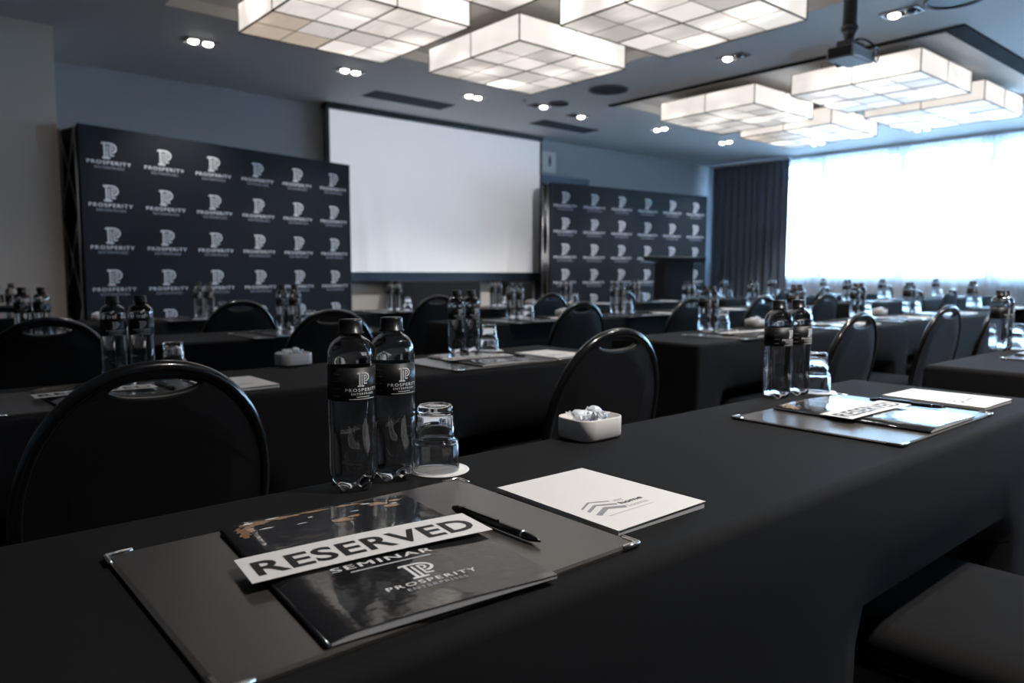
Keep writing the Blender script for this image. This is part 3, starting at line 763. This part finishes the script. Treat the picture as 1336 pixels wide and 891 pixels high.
def make_strip():
    # a stiff paper strip lying across the booklet
    mb = MB(); w, h = .240, .062; K = 20
    zf = lambda x: .0080+.0012*math.sin(PI*(x+w/2)/w)
    vs = []
    for i in range(K+1):
        x = -w/2+w*i/K; vs += [(x, -h/2, zf(x)), (x, h/2, zf(x)), (x, -h/2, zf(x)-.0003), (x, h/2, zf(x)-.0003)]
    fs = []
    for i in range(K): a = 4*i; fs += [(a, a+4, a+5, a+1), (a+2, a+3, a+7, a+6), (a, a+2, a+6, a+4), (a+1, a+5, a+7, a+3)]
    fs += [(0, 1, 3, 2), (4*K, 4*K+2, 4*K+3, 4*K+1)]
    mb.add(vs, fs, M['paper'])
    o = []; put_text(o, 'RESERVED', .0, -.0185, w=.222, h=.034, bold=.022, sp=1.05)
    stamp(mb, o, lambda x, y: (x, y, zf(x)+.0003), [M['blackink']])
    return mb.build('reserved_strip')
def make_notepad():
    root = empty('notepad'); w, h = .150, .205
    mb = MB(); K = 12; xs = [-w/2+w*i/K for i in range(K+1)]
    zf = lambda x, y: .0058+.0022*max(0, (x+w/2)/w)*max(0, .5-y/h)
    vs = []; ny = 6
    for j in range(ny+1):
        y = -h/2+h*j/ny
        for x in xs: vs.append((x, y, zf(x, y)))
    fs = [(j*(K+1)+i, j*(K+1)+i+1, (j+1)*(K+1)+i+1, (j+1)*(K+1)+i) for j in range(ny) for i in range(K)]
    n = len(vs); vs += [(x, y, z-.0004) for x, y, z in vs]; fs += [tuple(i+n for i in f[::-1]) for f in fs]
    mb.add(vs, fs, M['paper'], True)
    mb.box((-w/2-.0006, -h/2, 0), (-w/2, h/2, .0060), M['paper'])
    o = []
    # three nested roof chevrons, growing heavier
    for P, wd in (([(-.056, -.029), (-.033, -.016), (-.009, -.027)], .0028), ([(-.056, -.040), (-.034, -.028), (-.010, -.040)], .0045), ([(-.055, -.055), (-.031, -.0425), (-.008, -.053)], .0070)):
        stroke(o, P, wd, 0)
    put_text(o, 'my', .003, -.033, h=.0085, bold=.004, key=2); put_text(o, 'home', .013, -.0445, w=.037, h=.0088, bold=.02, key=1); put_text(o, 'loans', .012, -.0565, w=.033, h=.0085, key=2)
    o.append(([(-.048, -.0645), (.028, -.0645), (.028, -.0632), (-.048, -.0632)], [(0, 1, 2, 3)], 2))
    stamp(mb, o, lambda x, y: (x, y, zf(x, y)+.0003), [M['greyink'], M['darkink'], M['paleink']])
    mb.build('cover', root)
    pg = MB(); pg.box((-w/2, -h/2+.001, 0), (w/2-.001, h/2-.001, .0046), M['pages']); pp = pg.build('pages', root)
    return root
def make_pen():
    root = empty('ballpoint_pen')
    MB().tube([(0, -.070, .0045), (0, -.062, .0045), (0, -.055, .0045), (0, .066, .0045)], [.0012, .0028, .0042, .0046], M['pen'], 12).build('barrel', root)
    mb = MB(); mb.box((-.0018, -.005, .0085), (.0018, .055, .0103), M['pen']); mb.box((-.0018, .050, .0080), (.0018, .056, .0103), M['pen']); mb.build('clip', root)
    MB().tube([(0, .064, .0045), (0, .072, .0045)], .003, M['pen'], 10).build('push_button', root)
    MB().tube([(0, -.046, .0045), (0, -.044, .0045)], .0045, M['chrome'], 12).build('ring', root)
    return root
def make_tub():
    mb = MB(); n = 8
    def ring(o_, z): return [(x, y, z) for x, y in rrect(0, 0, .098+2*o_, .080+2*o_, .024+o_, n)]
    lv = [ring(-.010, 0), ring(-.003, .0012), ring(0, .005), ring(.0002, .0345), ring(-.0006, .0362), ring(-.0016, .0366), ring(-.003, .0355), ring(-.0035, .008), ring(-.010, .0045)]
    N = len(lv[0]); vs = sum(lv, []); fs = [(k*N+i, k*N+(i+1) % N, (k+1)*N+(i+1) % N, (k+1)*N+i) for k in range(len(lv)-1) for i in range(N)]
    fs.append(tuple(range(N))[::-1]); fs.append(tuple((len(lv)-1)*N+i for i in range(N)))
    mb.add(vs, fs, M['ceramic'], True); return mb.build('sweets_dish')
def make_mint(seed=1):
    rnd = random.Random(seed); mb = MB()
    bm = bmesh.new(); bmesh.ops.create_icosphere(bm, subdivisions=2, radius=.0125)
    for v in bm.verts: v.co *= rnd.uniform(.86, 1.12); v.co.z *= .75
    mb.bm(bm, M['mint'])
    for s in (-1, 1):   # twisted wrapper ends, crumpled fans
        vs = [(s*.010, 0, 0)]; n = 9
        for i in range(n):
            a = -1.1+2.2*i/(n-1); r = rnd.uniform(.012, .018); vs.append((s*(.010+r*math.cos(a)), r*math.sin(a), (.004 if i % 2 else -.003)+rnd.uniform(-.001, .001)))
        fs = [(0, i, i+1) for i in range(1, n)]; m_ = len(vs); vs += [(x, y, z-.0004) for x, y, z in vs]; fs += [(c+m_, b+m_, a+m_) for a, b, c in fs]
        mb.add(vs, fs, M['mint'])
    return mb.build('wrapped_mint')

bottle0, glass0, coaster0 = make_bottle(), make_glass(), make_coaster()
blot0, book0, strip0, note0, pen0, tub0 = make_blotter(), make_booklet(), make_strip(), make_notepad(), make_pen(), make_tub()
mints = [make_mint(i) for i in range(3)]
used = set()
def place(src, x, y, z, rz, label, cat, group):
    if src.name not in used: used.add(src.name); o = src
    else: o = clone(src)
    o.location = (x, y, z); o.rotation_euler = (0, 0, rz)
    return tag(o, label, cat, group)

# each place: bottle-pair x and y, jitter
PL = {1: [(.486, .843), (1.553, .858), (3.10, .885)],
      2: [(.486, 2.085), (1.553, 2.075), (3.055, 2.11), (3.93, 2.14), (4.78, 2.18), (5.62, 2.2), (7.0, 2.24)],
      3: [(.47, 3.47), (1.52, 3.44), (3.0, 3.48), (3.95, 3.48), (4.82, 3.52), (5.80, 3.56), (7.68, 3.62), (8.62, 3.66), (10.15, 3.66)],
      4: [(.53, 4.84), (1.58, 4.84), (2.98, 4.84), (3.98, 4.86), (4.85, 4.9), (5.84, 4.92), (7.50, 4.98), (8.58, 5.0), (9.9, 5.0)]}
wn = {1: 'front table row', 2: 'second table row', 3: 'third table row', 4: 'back table row'}
def Z(k=0.): return TZ+k
for r in PL:
    L = PL[r]
    for i, (bx, by) in enumerate(L):
        near = r == 1
        J = random.uniform
        where = 'at the %s place from left, %s' % (ordn[i+1], wn[r])
        if r == 1: where = ['on the nearest table, left place', 'on the nearest table, right place', 'on the table at the right edge'][i]
        dx = .0 if near else J(-.008, .008)
        if (r, i) == (1, 0): b1, b2 = (.455, .846), (.518, .851)
        elif (r, i) == (1, 1): b1, b2 = (1.520, .866), (1.592, .860)
        elif (r, i) == (1, 2): b1, b2 = (3.075, .892), (3.138, .895)
        else: b1, b2 = (bx-.032, by+J(-.006, .006)), (bx+.033, by+J(-.006, .006))
        lf = J(-.15, .15)
        place(bottle0, b1[0], b1[1], Z(.0005), 0 if near else J(-.3, .3), 'left water bottle of the pair ' + where, 'water bottle', 'water bottles on the tables')
        place(bottle0, b2[0], b2[1], Z(.0005), 0 if near else J(-.3, .3), 'right water bottle of the pair ' + where, 'water bottle', 'water bottles on the tables')
        gx, gy = (.5835, .846) if (r, i) == (1, 0) else (bx+.107, by-.010)
        place(coaster0, gx+.004, gy-.003, Z(.0005), J(-.3, .3), 'white paper coaster under the tumbler ' + where, 'coaster', 'paper coasters')
        place(glass0, gx, gy, Z(.0020), J(0, 1), 'upturned clear tumbler on a coaster ' + where, 'glass', 'upturned tumblers')
        bx0 = bx-.120; yb = by-.247
        if (r, i) == (1, 0): bc = (.363, .625)
        elif (r, i) == (1, 1): bc = (1.435, .633)
        else: bc = (bx0, yb)
        place(blot0, bc[0], bc[1], Z(.0005), 0 if near else J(-.03, .03), 'dark leather desk blotter ' + where, 'desk blotter', 'desk blotters')
        if (r, i) == (1, 0): q = (.352, .612, math.radians(-5))
        elif (r, i) == (1, 1): q = (1.455, .628, 0)
        else: q = (bc[0]+J(-.02, .02), bc[1]-.005+J(-.006, .006), J(-.05, .05))
        place(book0, q[0], q[1], Z(.0060), q[2], 'glossy black seminar booklet ' + where, 'booklet', 'seminar booklets')
        if r < 3:
            if (r, i) == (1, 0): s = (.350, .6185, math.radians(-6.5))
            else: s = (q[0]-.008, q[1]+.005, q[2]-.03)
            if i < 5: place(strip0, s[0], s[1], Z(.0068), s[2], 'white paper RESERVED strip across the booklet ' + where, 'paper strip', 'reserved strips')
        if (r, i) == (1, 0): pn_ = (.487, .597, math.radians(1))
        elif (r, i) == (1, 1): pn_ = (1.602, .620, math.radians(8))
        else: pn_ = (bc[0]+.145, bc[1]+.02, J(-.1, .1))
        place(pen0, pn_[0], pn_[1], Z(.0056), pn_[2], 'black ballpoint pen ' + where, 'pen', 'ballpoint pens')
        if (r, i) == (1, 0): nn = (.655, .604, math.radians(-1))
        elif (r, i) == (1, 1): nn = (1.768, .605, math.radians(-2))
        else: nn = (bc[0]+.292, bc[1]-.02, J(-.06, .06))
        place(note0, nn[0], nn[1], Z(.0008), nn[2], 'white notepad with a roof logo ' + where, 'notepad', 'white notepads')
TB = [(.905, .855, 0, 'on the nearest table'), (.945, 2.115, .05, 'on the second row behind the nearest bottle pair'), (.80, 3.40, 0, 'on the third row beside the leftmost bottles'),
      (3.50, 2.13, .0, 'on the second row just past the aisle'), (5.15, 2.2, 0, 'on the second row towards the window'), (3.40, 3.46, 0, 'on the third row under the screen corner'),
      (1.0, 4.86, 0, 'on the back row in front of the near banner'), (4.40, 4.88, 0, 'on the back row in front of the far banner')]
for k, (x, y, rz, lab) in enumerate(TB):
    place(tub0, x, y, Z(.0005), rz, 'white rounded dish of wrapped mints ' + lab, 'dish', 'dishes of mints')
    spots = [(-.026, -.016, .014), (.004, -.018, .015), (.029, -.013, .014), (-.022, .017, .015), (.008, .018, .014), (.030, .016, .013), (-.008, .001, .027), (.020, .002, .026), (-.034, .004, .029), (.006, -.010, .034)]
    for j, (a, b, z) in enumerate(spots):
        place(mints[j % 3], x+a*.72, y+b*.62, Z(z+.011), random.uniform(0, 6.28), 'wrapped mint in the dish ' + lab, 'sweet', 'wrapped mints '+lab)

# ------------------------------------------------------------------ light and camera
w = bpy.data.worlds.new('daylight'); bpy.context.scene.world = w; w.use_nodes = True
bg = w.node_tree.nodes['Background']; bg.inputs[0].default_value = (.42, .70, 1., 1); bg.inputs[1].default_value = 29.0

cam = bpy.data.cameras.new('camera'); co = bpy.data.objects.new('camera', cam); C.objects.link(co)
F = 970.; yaw, pit, roll = math.radians(40.557), math.radians(5.22), math.radians(-.094)
f = Vector((math.sin(yaw)*math.cos(pit), math.cos(yaw)*math.cos(pit), -math.sin(pit)))
r_ = Vector((math.cos(yaw), -math.sin(yaw), 0)); d_ = f.cross(r_)
r2 = r_*math.cos(roll)+d_*math.sin(roll); d2 = -r_*math.sin(roll)+d_*math.cos(roll)
co.matrix_world = Matrix(((r2.x, -d2.x, -f.x, 0), (r2.y, -d2.y, -f.y, 0), (r2.z, -d2.z, -f.z, 1.015), (0, 0, 0, 1)))
cam.sensor_width = 36; cam.lens = F/1336*36; cam.clip_start = .02; cam.clip_end = 100
cam.dof.use_dof = True; cam.dof.focus_distance = .93; cam.dof.aperture_fstop = 6.0
S = bpy.context.scene; S.camera = co
S.view_settings.view_transform = 'Standard'; S.view_settings.look = 'None'; S.view_settings.gamma = 1; S.view_settings.exposure = 0; S.view_settings.use_curve_mapping = False
S.cycles.max_bounces = 14; S.cycles.transmission_bounces = 12; S.cycles.transparent_max_bounces = 12; S.cycles.diffuse_bounces = 5; S.cycles.glossy_bounces = 6
S.cycles.use_denoising = True; S.cycles.sample_clamp_indirect = 6; S.cycles.caustics_refractive = True; S.cycles.blur_glossy = .3
